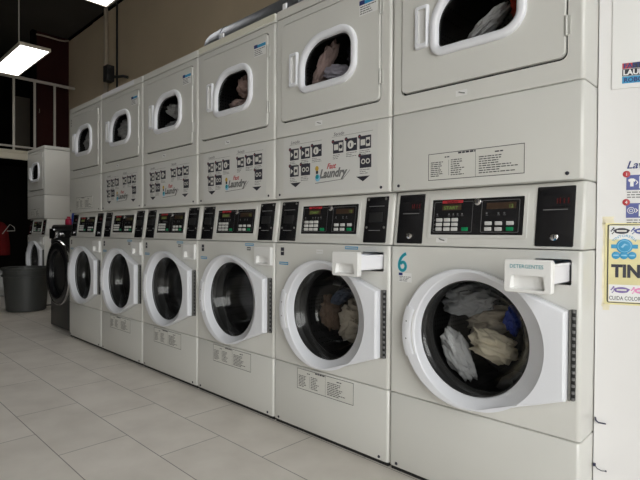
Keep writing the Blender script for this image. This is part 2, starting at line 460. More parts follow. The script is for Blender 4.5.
def f_disp(mb):
    mb.prism(rr(PX0 - .011, PX1 + .011, PZ0 - .011, PZ1 + .011, .005), -.0045, .002, 'paint', [rr(PX0, PX1, PZ0, PZ1, .003)])
    mb.quad(PX0 - .002, PX1 + .002, PZ0 - .002, PZ1 + .002, -.0012, 'black')
    y = -.0018
    for a, b in ((.025, .475), (.57, .955)):
        q = rr(rx(a), rx(b), rz(.93), rz(.07), .004, 4)
        q2 = rr(rx(a) + .0013, rx(b) - .0013, rz(.93) + .0013, rz(.07) - .0013, .003, 4)
        mb.prism(q, y, y + .0005, 'ink_grey', [q2], back=False)
    mb.box(rx(.12), rx(.36), y - .0003, y, rz(.11), rz(.03), 'red')
    mb.text('SpeedQueen', .0085, rx(.24), rz(.095), y - .0006, 'black', 'CENTER', bold=.0002)
    mb.quad(rx(.12), rx(.345), rz(.31), rz(.14), y, 'led_brown')
    mb.text('START', .0165, rx(.14), rz(.285), y - .0004, 'led_green', width=.056)
    mb.quad(rx(.62), rx(.92), rz(.31), rz(.14), y, 'led_brown')
    mb.text('12', .0165, rx(.845), rz(.285), y - .0004, 'led_green')
    for t in (.06, .2, .25, .3, .35, .62, .74, .80):
        mb.box(rx(t), rx(t) + .005, y - .0002, y, rz(.44), rz(.40), 'ink_grey'); mb.box(rx(t) - .001, rx(t) + .008, y - .0002, y, rz(.475), rz(.465), 'ink_grey')
    for r in (.58, .71, .84): mb.box(rx(.034), rx(.045), y - .0002, y, rz(r + .015), rz(r - .01), 'ink_grey')
def f_key(m):
    return lambda mb: mb.plate(-.0118, .0118, -.0062, .0062, .002, -.004, 0, m, .001)
def greek(mb, x0, x1, z0, z1, n, y, m='ink_grey', seed=0, h=None):
    rnd = random.Random(seed); p = (z1 - z0) / n; h = h or p * .44
    for i in range(n):
        z = z1 - p * (i + .5); xe = x0 + (x1 - x0) * rnd.uniform(.45, 1.); x = x0
        while x < xe - .003:
            w = rnd.uniform(.006, .018); mb.quad(x, min(x + w, xe), z - h / 2, z + h / 2, y, m); x += w + .0025
def f_rating(x0, x1, z0, z1, m, frame):
    def fn(mb):
        mb.box(x0, x1, -.0008, .0005, z0, z1, m); y = -.0012; w = x1 - x0; h = z1 - z0; t = .0022
        if frame:
            for a in (0, 1): mb.quad(x0, x1, (z0, z1 - t)[a], (z0 + t, z1)[a], y, 'ink_mid'); mb.quad((x0, x1 - t)[a], (x0 + t, x1)[a], z0, z1, y, 'ink_mid')
        mb.quad(x0 + w * .525, x0 + w * .528, z0, z1 - h * .1, y, 'ink_mid'); mb.quad(x0 + w * .235, x0 + w * .238, z0 + h * .15, z1 - h * .28, y, 'ink_mid')
        greek(mb, x0 + w * .34, x0 + w * .66, z1 - h * .11, z1 - h * .02, 1, y, 'ink', 3, .006)
        greek(mb, x0 + w * .19, x0 + w * .28, z1 - h * .22, z1 - h * .12, 1, y, 'ink', 4); greek(mb, x0 + w * .72, x0 + w * .82, z1 - h * .22, z1 - h * .12, 1, y, 'ink', 5)
        greek(mb, x0 + w * .03, x0 + w * .19, z0 + h * .12, z1 - h * .3, 8, y, 'ink_mid', seed=6); greek(mb, x0 + w * .26, x0 + w * .45, z0 + h * .12, z1 - h * .26, 8, y, 'ink_mid', seed=7)
        greek(mb, x0 + w * .56, x0 + w * .95, z0 + h * .1, z1 - h * .26, 8, y, 'ink_mid', seed=8)
    return fn
def f_decal(mb):
    y = -.0006
    mb.quad(.062, .622, 1.100, 1.368, y + .0002, 'decal_film')
    def line(x0, x1, z): mb.quad(x0, x1, z, z + .0012, y, 'ink_grey')
    mb.text('Lavado', .021, .112, 1.335, y, 'ink', shear=.2); line(.105, .315, 1.330)
    mb.text('Secado', .021, .385, 1.338, y, 'ink', shear=.2); line(.375, .60, 1.333)
    def icon(x, z, kind):
        s = .030; mb.quad(x - s, x + s, z - s * .88, z + s * .88, y, 'ink'); yy = y - .0004
        mb.lathe([(.0085, yy), (.008, yy - .0001)], x - s, z + s * .85, 'ink', 14, cap=True); mb.lathe([(.0028, yy - .0003), (.0025, yy - .0004)], x - s, z + s * .85, 'red', 10, cap=True)
        if kind == 'w':                            # arrow and machine
            mb.quad(x - .002, x + .024, z - .019, z + .019, yy, 'label_paper'); mb.lathe([(.0085, yy - .0003), (.008, yy - .0004)], x + .011, z, 'ink', 16, cap=True)
            mb.add([(x - .024, yy, z - .012), (x - .007, yy, z), (x - .024, yy, z + .012)], [(0, 1, 2)], 'label_paper')
        elif kind == 'd':                          # coin
            mb.lathe([(.017, yy), (.0165, yy - .0001)], x - .005, z, 'label_paper', 22, cap=True); mb.quad(x - .009, x - .003, z - .009, z + .006, yy - .0004, 'ink')
            mb.quad(x + .014, x + .024, z - .003, z + .003, yy, 'label_paper')
        elif kind == 's':                          # machine only
            mb.quad(x - .024, x + .0, z - .012, z + .012, yy, 'label_paper'); mb.quad(x + .004, x + .025, z - .018, z + .018, yy, 'label_paper'); mb.lathe([(.009, yy - .0003), (.0085, yy - .0004)], x + .0145, z, 'ink', 16, cap=True)
        else:                                      # two turning arrows
            for sx in (-1, 1):
                q = circ(x + sx * .012, z, .011, 18); mb.prism(q, yy, yy, 'label_paper', [circ(x + sx * .012, z, .0065, 14)], back=False)
        greek(mb, x - .03, x + .034, z - .052, z - .030, 3, y, seed=int(x * 1000), h=.0025)
    for (x, z, k) in ((.137, 1.285, 'w'), (.212, 1.285, 'w'), (.284, 1.287, 'd'), (.412, 1.288, 's'), (.487, 1.290, 'd'), (.560, 1.291, 's'), (.137, 1.208, 'w'), (.212, 1.209, 't'), (.562, 1.213, 't')): icon(x, z, k)
    for x in (.146, .549): mb.add([(x - .036, y, 1.153), (x, y, 1.132), (x + .036, y, 1.153), (x, y, 1.146)], [(0, 1, 2), (0, 2, 3)], 'ink')
    mb.text('Laundry', .052, .300, 1.163, y, 'ink_grey', shear=.35, bold=.0022, width=.165)
    mb.text('Fast', .032, .345, 1.200, y - .0004, 'red', shear=.35, bold=.0008)
    mb.lathe([(.016, y), (.0155, y - .0001)], .290, 1.165, 'skyblue', 20, cap=True); mb.lathe([(.010, y - .0003), (.0095, y - .0004)], .287, 1.170, 'teal', 16, cap=True)
    mb.lathe([(.011, y), (.0105, y - .0001)], .285, 1.207, 'gold', 16, cap=True); mb.quad(.279, .293, 1.183, 1.197, y, 'ink')
    mb.add([(.275, y, 1.140), (.44, y, 1.148), (.48, y, 1.185), (.478, y, 1.186), (.438, y, 1.150), (.275, y, 1.143)], [(0, 1, 2, 3, 4, 5)], 'ink_grey')
def f_sticker(x0, x1, z0, z1, band, y=-.0006):
    def fn(mb):
        mb.box(x0, x1, y, .0004, z0, z1, 'paper'); h = z1 - z0; w = x1 - x0
        mb.quad(x0, x0 + w * .3, z1 - h * .3, z1, y - .0004, 'ink_navy'); mb.quad(x0 + w * .3, x1, z1 - h * .3, z1 - h * .05, y - .0004, band)
        greek(mb, x0 + w * .05, x1 - w * .05, z0 + h * .05, z1 - h * .35, 4, y - .0004, seed=2)
    return fn
def f_small(x0, x1, z0, z1, m, line=True, y=-.0006):
    def fn(mb):
        mb.box(x0, x1, y, .0004, z0, z1, m)
        if line: mb.quad(x0 + .003, x1 - .003, (z0 + z1) / 2 - .002, (z0 + z1) / 2 + .002, y - .0003, 'label_paper')
    return fn
def f_six(mb):
    # a bent-stroke figure six
    pts = [(.073, .843), (.062, .838), (.050, .826), (.043, .811), (.041, .798), (.043, .788), (.050, .7805), (.059, .779), (.067, .784), (.071, .793), (.069, .803), (.062, .810), (.053, .809), (.046, .803)]
    P = []
    for i in range(len(pts) - 1):
        p0 = Vector(pts[max(i - 1, 0)]); p1 = Vector(pts[i]); p2 = Vector(pts[i + 1]); p3 = Vector(pts[min(i + 2, len(pts) - 1)])
        for k in range(5):
            t = k / 5; P.append(.5 * ((2 * p1) + (p2 - p0) * t + (2 * p0 - 5 * p1 + 4 * p2 - p3) * t * t + (3 * p1 - p0 - 3 * p2 + p3) * t ** 3))
    P.append(Vector(pts[-1])); V = []; F = []
    for w, y, m in ((.0068, -.0005, 'skyblue'), (.0050, -.0009, 'teal')):
        L = []; Rr = []
        for i, p in enumerate(P):
            t = (P[min(i + 1, len(P) - 1)] - P[max(i - 1, 0)]).normalized(); n = Vector((-t.y, t.x))
            L.append((p.x + n.x * w, y, p.y + n.y * w)); Rr.append((p.x - n.x * w, y, p.y - n.y * w))
        mb.loft([L, Rr], m, closed=False)
def f_mark(mb):
    mb.box(-.022, .022, -.0006, .0004, -.010, .010, 'paper'); mb.tube([(-.010, -.001, .004), (0, -.003, 0), (.012, -.001, -.003)], .002, 'ink_grey', 6)
def f_ddoor(mb):
    x0, x1, z0, z1 = DDOOR
    r = lambda i, y: [(x, y, z) for x, z in rr(x0 + i, x1 - i, z0 + i, z1 - i, .02 - i)]
    mb.loft([r(0, .012), r(0, -.0025), r(.0008, -.0042), r(.003, -.005)], 'paint')
    mb.prism(rr(x0 + .003, x1 - .003, z0 + .003, z1 - .003, .017), -.005, 0, 'paint', [[(x, z) for x, y, z in win(.02, 0)]], back=False)
def f_wframe(mb):
    mb.loft([win(0, -.004), win(0, -.012), win(.003, -.0165), win(.008, -.019), win(.019, -.0195), win(.026, -.017), win(.030, -.012), win(.032, -.002), win(.032, .010)], 'plastic')
    mb.loft([win(.030, .001), win(.036, .000), win(.036, .012)], 'rubber')
def f_wglass(mb):
    mb.add(win(.031, .000), [tuple(range(56))], 'dryer_glass')
def f_dhandle(mb):
    x0, x1, z0, z1 = .108, .166, 1.598, 1.754
    o = lambda i, y: [(x, y, z) for x, z in rr(x0 + i, x1 - i, z0 + i, z1 - i, .008)]
    mb.loft([o(0, -.004), o(.001, -.012), o(.004, -.016), o(.006, -.017)], 'plastic')
    h = rr(x0 + .018, x1 - .008, z0 + .016, z1 - .016, .006)
    mb.prism([(x, z) for x, y, z in o(.006, 0)], -.017, -.012, 'plastic', [h], back=False)
    mb.loft([[(x, -.017, z) for x, z in h], [(x, -.007, z) for x, z in h]], 'recess', cap1=True)
def f_dhinge(mb):
    mb.tube([(0, 0, -.03), (0, 0, .03)], .0048, 'hinge_light', 12); mb.box(.002, .012, -.001, .004, -.028, .028, 'hinge_light')
def f_strip(m):  # pale wedge standing in for a lamp reflection on the cap edge
    x1 = W - (.13 if m == 'gloss_white' else .004)
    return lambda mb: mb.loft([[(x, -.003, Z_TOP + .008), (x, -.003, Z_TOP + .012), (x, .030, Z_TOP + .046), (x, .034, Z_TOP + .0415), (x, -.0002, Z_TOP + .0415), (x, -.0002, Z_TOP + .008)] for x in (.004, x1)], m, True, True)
def f_glyphs(mb):
    for z in (1.872, 1.850, 1.828): mb.box(.058, .066, -.0056, -.0045, z, z + .013, 'ink'); mb.box(.066, .072, -.0056, -.0045, z + .004, z + .008, 'ink')

def machine(loc, label, number, drawer=0., decal=True, lockplates=False, group='stacked washers and dryers in the row', rot=0., strip=None, far=False):
    t = thing('stacked_washer_dryer', label, 'washer dryer', loc, rot, group)
    lp = part('lower_panel', 'low', f_low, t)
    part('shadow_gap', 'gap_fill', lambda mb: mb.box(.006, W - .006, .010, D - .01, 0, Z_LOW, 'black_matte'), t, 'black fill of the shadow gap under the unit')  # black box put in to darken the shadow gap above the floor
    for x in (.035, W - .045): part('screw', 'dscrew', f_darkscrew, lp, loc=(x, 0, .030))
    if decal: part('rating_label', 'rate_low', f_rating(.166, .508, .200, .294, 'label_paper', True), lp)
    fp = part('front_panel', 'front', f_front, t)
    if number == 6:
        part('number_decal', 'six', f_six, fp, 'teal figure 6'); part('sticker', 'st6', f_sticker(.040, .098, .735, .770, 'paper'), fp)
    else:
        part('sticker', 'stn', f_small(.045, .068, .812, .850, 'ink'), fp); part('sticker', 'stb', f_small(.035, .098, .768, .781, 'cyan' if number == 5 else 'ink_grey'), fp)
        if decal: part('sticker', 'std', f_small(.455, .525, .852, .864, 'cyan' if number == 5 else 'ink', True), fp)
        if decal: part('sticker', 'stm%d' % number, f_small(.285 if number == 5 else .47, .325 if number == 5 else .50, .828, .846, 'paper' if number == 5 else 'ink_grey'), fp)
    d = part('washer_door', 'door', f_door, t)
    part('door_glass', 'glass', f_glass, d); part('hinge', 'hinge', f_hinge, d); part('door_handle', 'handle', f_handle, d)
    part('drum', 'drum', f_drum, t)
    dr = part('detergent_drawer', 'drawer%.3f%s' % (drawer, number == 6), f_drawer(drawer, number == 6), t, 'pulled out detergent drawer' if drawer else None)
    part('tray', 'tray%.3f' % drawer, f_tray(drawer), dr)
    cp = part('control_panel', 'ctrl', f_ctrl, t)
    if number == 6: part('sticker', 'ctrl_st', lambda mb: (f_mark(mb), mb.warp(lambda x, y, z: tilt(x + .215, y, z + .898))), cp)
    for lx in (.022, .545):
        k = part('coin_plate', 'coin%.3f%s' % (lx, lockplates), lambda mb: (f_coin(lx, lockplates)(mb), mb.warp(tilt)), t)
        if lockplates: part('lock', 'lock', f_lock, k, loc=tilt(lx + .058, -.004, .912))
        else:
            for sx in (.012, .100):
                for sz in (1.058, .944): part('screw', 'screw', f_screw, k, loc=tilt(lx + sx, -.004, sz))
    cd = part('control_display', 'disp', lambda mb: (f_disp(mb), mb.warp(tilt)), t)
    part('lock', 'lock', f_lock, cd, loc=tilt(rx(.525), -.001, rz(.10)))
    for r in (.58, .71, .84):
        for c in (.0975, .19, .28): part('key', 'key', f_key('key_white'), cd, loc=tilt(rx(c), -.0015, rz(r)))
    part('key', 'gkey', f_key('key_green'), cd, 'green start key', loc=tilt(rx(.40), -.0015, rz(.84)))
    for r in (.69, .84):
        for c in (.65, .755, .87):
            g = (r > .8 and c > .8)
            part('key', 'gkey' if g else 'key', f_key('key_green' if g else 'key_white'), cd, 'green start key' if g else None, loc=tilt(rx(c), -.0015, rz(r)))
    sp = part('service_panel', 'serv', f_serv, t)
    for x in (.035, W - .045): part('screw', 'dscrew', f_darkscrew, sp, loc=(x, 0, 1.102))
    if decal: part('instruction_decal', 'decal', f_decal, sp)
    else: part('rating_label', 'rate_up', f_rating(.166, .515, 1.112, 1.208, 'label_paper', True), sp)
    df = part('dryer_front', 'dry', f_dry, t)
    part('latch_mark', 'mark', f_mark, df, loc=(.295, 0, 1.408))
    dd = part('dryer_door', 'ddoor', f_ddoor, t)
    part('window_frame', 'wframe', f_wframe, dd); part('window_glass', 'wglass', f_wglass, dd); part('door_handle', 'dhandle', f_dhandle, dd)
    for z in (1.54, 1.815): part('hinge', 'dhinge', f_dhinge, dd, loc=(.634, -.004, z))
    if decal: part('notice_sticker', 'notice', f_sticker(.528, .620, 1.805, 1.866, 'cyan', -.0056), dd)
    elif not far and number == 1: part('number_marks', 'glyph', f_glyphs, dd)
    part('dryer_drum', 'ddrum', f_ddrum, t)
    cap = part('top_cap', 'cap', f_cap, t)
    if strip: part('glare_strip', 'strip' + strip, f_strip(strip), cap)
    return t

P = .69
G_ROW = 'stacked washers and dryers in the row'
names = {
 6: 'white stacked washer dryer with a teal figure 6 and lettered open detergent drawer',
 5: 'white stacked washer dryer with pictograms and a pulled out blank drawer',
 4: 'white stacked washer dryer under the metal duct end, empty drum, cream strip along its top',
 3: 'white stacked washer dryer with pale laundry in its dryer and an empty washer drum',
 2: 'white stacked washer dryer with a white glare strip along its top edge',
 1: 'plain white stacked washer dryer without pictograms, next to the black front loader',
}
for n in range(6, 0, -1):
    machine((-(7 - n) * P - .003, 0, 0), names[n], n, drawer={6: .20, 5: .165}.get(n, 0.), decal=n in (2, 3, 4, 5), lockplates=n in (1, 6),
            strip={2: 'gloss_white', 4: 'strip_cream'}.get(n), group=G_ROW)
machine((-6.905, .42, 0), 'white stacked washer dryer standing apart behind the grey bin', 0, decal=False, lockplates=True, group=None, far=True)

# ------------------------------------------------------------------ laundry (each piece its own thing)
def garment(name, label, n, x, z, rx_, rz_, y0, depth, m, seed, group=None, folds=9., amp=.22, rot=0.):
    bm = bmesh.new(); bmesh.ops.create_icosphere(bm, subdivisions=5, radius=1)
    ca, sa = cos(rot), sin(rot)
    for p in bm.verts:
        q = p.co.normalized(); s = Vector((seed * 3.1, seed * 1.7, seed))
        w = q + .35 * Vector((noise.noise(q * 1.5 + s), noise.noise(q * 1.5 + s * 2), noise.noise(q * 1.5 + s * 3)))
        rid = 1 - abs(noise.noise(Vector((w.x * 1.2, w.y * 1.2, w.z * folds * .35)) + s))
        r = 1 + amp * (2 * (rid - .75)) + .30 * noise.noise(w * 1.8 + s) + .12 * noise.noise(w * 4.5 + s) + .05 * noise.noise(w * 9 + s)
        q = q * r
        a, c = q.x * rx_, q.z * rz_
        p.co = Vector((a * ca - c * sa, q.y * depth / 2, a * sa + c * ca))
    mb = MB(); mb.bm(bm, m)
    o = mb.build(name, angle=80); o.location = (-(7 - n) * P + x, y0 + depth / 2, z)
    return tag(o, label, 'laundry', group)
g6 = 'laundry in the washer with figure 6'
garment('grey_garment', 'crumpled grey garment at the top of the load in washer 6', 6, .235, .665, .095, .053, .138, .075, 'cloth_grey', 1, g6, rot=.2)
garment('taupe_garment', 'taupe grey cloth lying across the middle of the load in washer 6', 6, .290, .588, .105, .050, .222, .10, 'cloth_taupe', 2, g6, rot=.30)
garment('cream_towel', 'cream towel bulging in the centre of the load in washer 6', 6, .338, .510, .090, .050, .128, .08, 'cloth_cream', 3, g6, rot=-.25)
garment('white_garment', 'white garment slumped low against the glass of washer 6', 6, .200, .460, .042, .098, .122, .08, 'cloth_white', 4, g6, rot=.55)
garment('blue_garment', 'bright blue garment tucked beside the cream towel in washer 6', 6, .400, .610, .026, .050, .165, .06, 'cloth_blue', 5, g6)
garment('dark_garment', 'dark garment on the hinge side of the load in washer 6', 6, .445, .545, .035, .085, .22, .12, 'cloth_dark', 6, g6)
g5 = 'laundry in the washer beside it'
garment('beige_towel', 'large beige towel pressed on the glass of the washer left of figure 6', 5, .345, .500, .088, .095, .14, .14, 'cloth_taupe', 7, g5, folds=14)
garment('brown_garment', 'brown garment left of the beige towel in the washer beside figure 6', 5, .185, .530, .038, .085, .15, .12, 'cloth_brown', 8, g5, rot=.2)
garment('slate_garment', 'slate blue garment above the beige towel in the washer beside figure 6', 5, .262, .620, .05, .026, .145, .10, 'cloth_slate', 9, g5, rot=.8)
garment('dark_sheet', 'dark brown cloth at the drum top in the washer beside figure 6', 5, .36, .685, .06, .032, .16, .14, 'cloth_brown', 10, g5)
gd = 'laundry in the dryers'
garment('red_garment', 'dark red garment in the dryer above the figure 6 washer', 6, .455, 1.700, .030, .05, .06, .10, 'cloth_red', 11, gd, rot=-.3)
garment('pale_shirt', 'pale grey shirt slung low in the dryer above the figure 6 washer', 6, .345, 1.655, .080, .022, .05, .08, 'cloth_white', 12, gd, rot=.6)
garment('mauve_sheet', 'long mauve cloth slanting up the dryer window with a lilac bundle', 5, .232, 1.700, .026, .110, .06, .08, 'cloth_mauve', 13, gd, rot=-.62)
garment('lilac_garment', 'lilac grey bundle lying against the mauve cloth in its dryer', 5, .325, 1.640, .070, .040, .05, .10, 'cloth_lilac', 14, gd, rot=-.3)
garment('dark_bundle', 'dark bundle behind the lilac garment in its dryer', 5, .40, 1.72, .04, .05, .09, .12, 'cloth_dark', 15, gd)
garment('pinkish_towel', 'pinkish brown towel hanging in the dryer below the duct end', 4, .335, 1.720, .052, .060, .05, .10, 'cloth_pinkish', 16, gd, rot=-.3)
garment('brown_towel', 'mauve brown towel lying low in the dryer below the duct end', 4, .270, 1.630, .060, .030, .05, .10, 'cloth_mauve', 17, gd)
garment('white_towel', 'off white towel crumpled up behind the third dryer window from the left', 3, .265, 1.715, .085, .05, .05, .12, 'cloth_white', 18, gd, rot=-.2)
garment('grey_towel', 'grey towel lying low behind the third dryer window from the left', 3, .27, 1.615, .09, .033, .05, .12, 'cloth_grey', 19, gd)
garment('grey_sheet', 'dull grey sheet filling the window of the dryer with the white strip', 2, .25, 1.68, .12, .115, .05, .16, 'cloth_mid', 20, gd, folds=14)
garment('charcoal_cloth', 'charcoal cloth in the dryer window of the plain unit', 1, .22, 1.69, .07, .10, .05, .14, 'cloth_mid', 21, gd, folds=14)

# ------------------------------------------------------------------ the room
YW, HC = 1.3, 4.0
XF = 2.3; YN = -5.35; WA, WB = -4.0, -.9
struct('floor', MB().box(-10.2, XF + .15, YN, 2.1, -.12, 0, 'floor_tile'))
struct('ceiling', MB().box(-10.2, XF + .15, YN, 2.1, HC, HC + .12, 'ceiling_dark'))
struct('wall_back', MB().box(-10.2, .04, YW, YW + .12, 0, HC, 'wall_beige'))
struct('wall_near', MB().box(-10.2, XF + .15, YN, YN + .15, 0, HC, 'wall_plain'))
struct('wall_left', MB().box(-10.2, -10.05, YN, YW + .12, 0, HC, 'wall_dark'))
struct('wall_alcove', MB().box(.05, .15, .26, YW + .12, 0, HC, 'wall_plain'))
ANG = radians(22); DX, DY = cos(ANG), sin(ANG); WP = Vector((.03, .135, 0))
def wr(s, off=0., z=0.):                          # a point of the oblique wall: along, towards the room, up
    return (WP.x + DX * s + DY * off, WP.y + DY * s - DX * off, z)
def oblique(mb): return mb.warp(lambda x, y, z: wr(x, -y, z))
struct('wall_right', oblique(MB().box(-.0355, 2.55, 0, .10, 0, HC, 'wall_white')))
# shop front with its window
mb = MB()
mb.box(XF, XF + .15, YN, 2.1, 0, .2, 'wall_plain').box(XF, XF + .15, YN, 2.1, 3.2, HC, 'wall_plain')
mb.box(XF, XF + .15, YN, WA, .2, 3.2, 'wall_plain').box(XF, XF + .15, WB, 2.1, .2, 3.2, 'wall_plain')
struct('wall_front', mb)
mb = MB()
for k in range(5): y = WA + (WB - WA - .06) * k / 4; mb.box(XF + .04, XF + .10, y, y + .06, .2, 3.2, 'alu', .004)
for z in (.2, 2.3, 3.14): mb.box(XF + .045, XF + .095, WA, WB, z, z + .06, 'alu', .004)
wf = struct('window_1', mb)
p = MB().box(XF + .065, XF + .073, WA + .02, WB - .02, .22, 3.18, 'window_glass').build('window_pane', wf)
struct('pavement', MB().box(XF + .15, XF + 30, -25, 25, -.2, -.02, 'pavement'))
# upper storey at the far end
XS = -7.70
mb = MB().box(-10.05, XS, YN + .15, YW, 1.97, 2.055, 'slab').box(-10.05, XS + .012, YN + .15, YW, 2.055, 2.10, 'slab', .004)
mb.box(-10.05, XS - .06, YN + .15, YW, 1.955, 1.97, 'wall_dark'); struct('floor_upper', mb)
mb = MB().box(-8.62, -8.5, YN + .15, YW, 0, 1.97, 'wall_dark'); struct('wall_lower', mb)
mb = MB().box(-8.06, -7.97, .83, YW, 2.10, HC, 'maroon'); mb.box(-8.06, -7.95, .77, .83, 2.10, HC, 'wall_dark')
dm = struct('door_1', mb)
MB().tube([(-7.97, .86, 2.80), (-7.93, .86, 2.80), (-7.93, .86, 2.74)], .010, 'chrome').build('door_handle', dm)
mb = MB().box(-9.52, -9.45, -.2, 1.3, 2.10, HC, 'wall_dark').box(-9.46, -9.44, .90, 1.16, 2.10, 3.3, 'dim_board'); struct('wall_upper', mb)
mb = MB().box(-7.96, -7.0, YW - .02, YW, 3.965, HC, 'wall_dark'); mb.box(-7.0, 0, YW - .02, YW, 3.975, HC, 'wall_dark'); struct('trim_1', mb)

rl = thing('guard_railing', 'pale metal guard railing on the upper storey edge', 'railing', (XS + .0, 0, 2.10))
MB().tube([(0, -4.1, 1.055), (0, 1.29, 1.055)], .024, 'rail', 12).build('top_rail', rl)
MB().box(-.018, .018, -4.1, 1.29, .04, .065, 'rail', .004).build('bottom_rail', rl)
for k in range(6):
    y = 1.004 - .273 * k
    MB().box(-.015, .015, y - .015, y + .015, 0, 1.05, 'rail', .003).build('post', rl)

SPK = (-6.005, 1.12, 2.872)
# pipe, conduit, speaker on the long wall
tag(MB().tube([(-6.45, YW - .032, 2.0), (-6.45, YW - .032, HC)], .03, 'pipe', 16).build('wall_pipe'), 'beige vertical pipe on the brown wall behind the black speaker', 'pipe')
tag(MB().tube([(-6.14, YW - .015, 2.3), (-6.14, YW - .015, HC)], .013, 'black_matte', 10).build('cable_conduit'), 'thin dark vertical conduit on the brown wall right of the pipe', 'conduit')
tag(MB().tube([(-7.93, .82, 3.93), (-7.9, .88, 3.925), (-7.9, 1.0, 3.925), (-7.9, 1.13, 3.92), (-7.9, 1.22, 3.93), (-7.9, 1.28, 3.955)], .012, 'pipe', 8).build('ceiling_cable'), 'pale sagging cable under the dark ceiling above the maroon door', 'cable')
sp = thing('wall_speaker', 'small black box speaker bracketed to the brown wall above the dryers', 'speaker', SPK)
MB().box(-.065, .06, -.05, .05, 0, .205, 'black_matte', .008).build('speaker_box', sp)
MB().tube([(.02, .04, .07), (.09, .08, .065), (.18, .11, .06), (.18, .175, .06)], .018, 'black_matte', 10).build('bracket', sp)

# silver duct on top of the dryers
def duct():
    t = thing('exhaust_duct', 'silver round exhaust duct lying along the tops of the dryers', 'duct', (0, 0, 0))
    zc, yc, r = 2.08, .215, .09
    def seg(x0, x1, rad): return MB().tube([(x0, yc, zc), (x0 + (x1 - x0) * .5, yc, zc), (x1, yc, zc)], rad, 'duct_metal', 32)
    mb = MB(); pts = []
    for i in range(9):
        a = radians(90 * i / 8); pts.append((-2.15 - .12 * sin(a), yc + .12 * (1 - cos(a)), zc))
    pts = [(-2.06, yc, zc)] + pts + [(-2.27, YW - .02, zc)]
    mb.tube(pts, r, 'duct_metal', 32); mb.build('elbow', t)
    for a, b in ((-2.06, -1.37), (-1.37, -.55), (-.55, -.1)): seg(a, b, r).build('pipe_section', t)
    for x in (-2.06, -1.37, -.55):
        MB().tube([(x - .02, yc, zc), (x - .018, yc, zc), (x + .018, yc, zc), (x + .02, yc, zc)], [r, r + .004, r + .004, r], 'duct_metal', 32).build('collar', t)
    for x in (-2.0, -1.45):
        mb = MB(); mb.box(x - .015, x + .015, yc - r - .012, yc - r - .004, Z_TOP + .0475, zc + .01, 'gloss_white', .002)
        mb.box(x - .015, x + .015, yc - r - .05, yc - r - .004, Z_TOP + .041, Z_TOP + .0475, 'gloss_white', .001); mb.build('clamp', t)
    return t
duct()

# hanging panel lamps
def lamp(x0, y0, label):
    t = thing('panel_light', label, 'ceiling light', (x0, y0, 2.855), 0, 'hanging panel lights')
    L, Wd = 1.2, .30; mb = MB()
    mb.box(0, L, 0, .014, 0, .035, 'lamp_frame', .002).box(0, L, Wd - .014, Wd, 0, .035, 'lamp_frame', .002)
    mb.box(0, .014, .014, Wd - .014, 0, .035, 'lamp_frame', .002).box(L - .014, L, .014, Wd - .014, 0, .035, 'lamp_frame', .002)
    mb.box(.014, L - .014, .014, Wd - .014, .018, .033, 'lamp_frame'); mb.build('housing', t)
    MB().box(.014, L - .014, .014, Wd - .014, .006, .016, 'diffuser').build('diffuser', t, label='glowing white diffuser')
    for x in (L / 2,): MB().tube([(x, Wd / 2, .033), (x, Wd / 2, HC - 2.855)], .006, 'rail', 8).build('suspension_rod', t)
lamp(-6.56, -.07, 'glowing white panel light hanging in front of the upper railing')
lamp(-3.86, -.09, 'glowing white panel light half cut off at the top of the picture')
lamp(-1.16, -.09, 'glowing white panel light over the large end units, above the picture')

# black front loader beside the row
def black_washer():
    t = thing('front_load_washer', 'black front loading washing machine between the row and the grey bin', 'washing machine', (-4.852, .05, 0))
    w, h, d = .685, .985, .72; mb = MB()
    def pl(i): return [(x, y) for x, y in [(i, d), (i, .06), (.02 + i, .022 + i), (.07, i), (w - .07, i), (w - .02 - i, .022 + i), (w - i, .06), (w - i, d)]]
    mb.loft([[(x, y, z) for x, y in pl(i)] for z, i in ((.015, .004), (.02, 0), (.80, 0))], 'washer_black', cap0=True, cap1=True); mb.build('body', t, 25)
    mb = MB(); mb.loft([[(x, y, z) for x, y in pl(i)] for z, i in ((.803, .003), (.806, 0), (h - .02, .006), (h, .02))], 'washer_black', cap0=True, cap1=True); cp = mb.build('control_panel', t, 25)
    MB().lathe([(.045, 0), (.043, -.02), (.036, -.026)], .24, .895, 'chrome', 32, cap=True).build('dial', cp)
    MB().plate(.04, .17, .85, .95, .008, -.006, .003, 'chrome', .002).build('drawer_front', cp)
    MB().plate(.33, .62, .86, .93, .006, -.004, .003, 'black', .001).build('display', cp)
    c = (.35, .535); mb = MB(); mb.lathe([(.305, .004), (.305, -.030), (.301, -.036)], *c, 'chrome', 72); mb.lathe([(.301, -.036), (.285, -.043), (.276, -.038)], *c, 'black', 72)
    mb.lathe([(.283, -.040), (.24, -.046), (.21, -.036), (.205, -.01)], *c, 'black', 72)
    dr = mb.build('door', t); MB().lathe([(.206, -.012), (.16, .0), (.08, .01)], *c, 'door_glass', 64, cap=True).build('door_glass', dr)
    MB().lathe([(.206, -.004), (.2, .012)], *c, 'black', 64, cap=True).build('gasket', dr)
    for x in (.06, w - .06):
        for y in (.08, d - .08): MB().vlathe([(.025, 0), (.025, .016)], x, y, 'rubber', 16).build('foot', t)
black_washer()
def bottle(name, label, x, y, h, r, m, cm):
    t = thing(name, label, 'bottle', (x, y, .985), .3, 'detergent bottles on the black washer')
    mb = MB(); rings = []
    for z, s in ((0, .9), (.01, 1), (h * .55, 1), (h * .72, .85), (h * .80, .45), (h * .84, .42)):
        rings.append([(r * s * 1.25 * cos(2 * pi * i / 28), r * s * .8 * sin(2 * pi * i / 28), z) for i in range(28)])
    mb.loft(rings, m, True, True); mb.build('bottle_body', t)
    MB().vlathe([(r * .5, h * .84), (r * .48, h * .99), (r * .4, h)], 0, 0, cm, 20).build('cap', t)
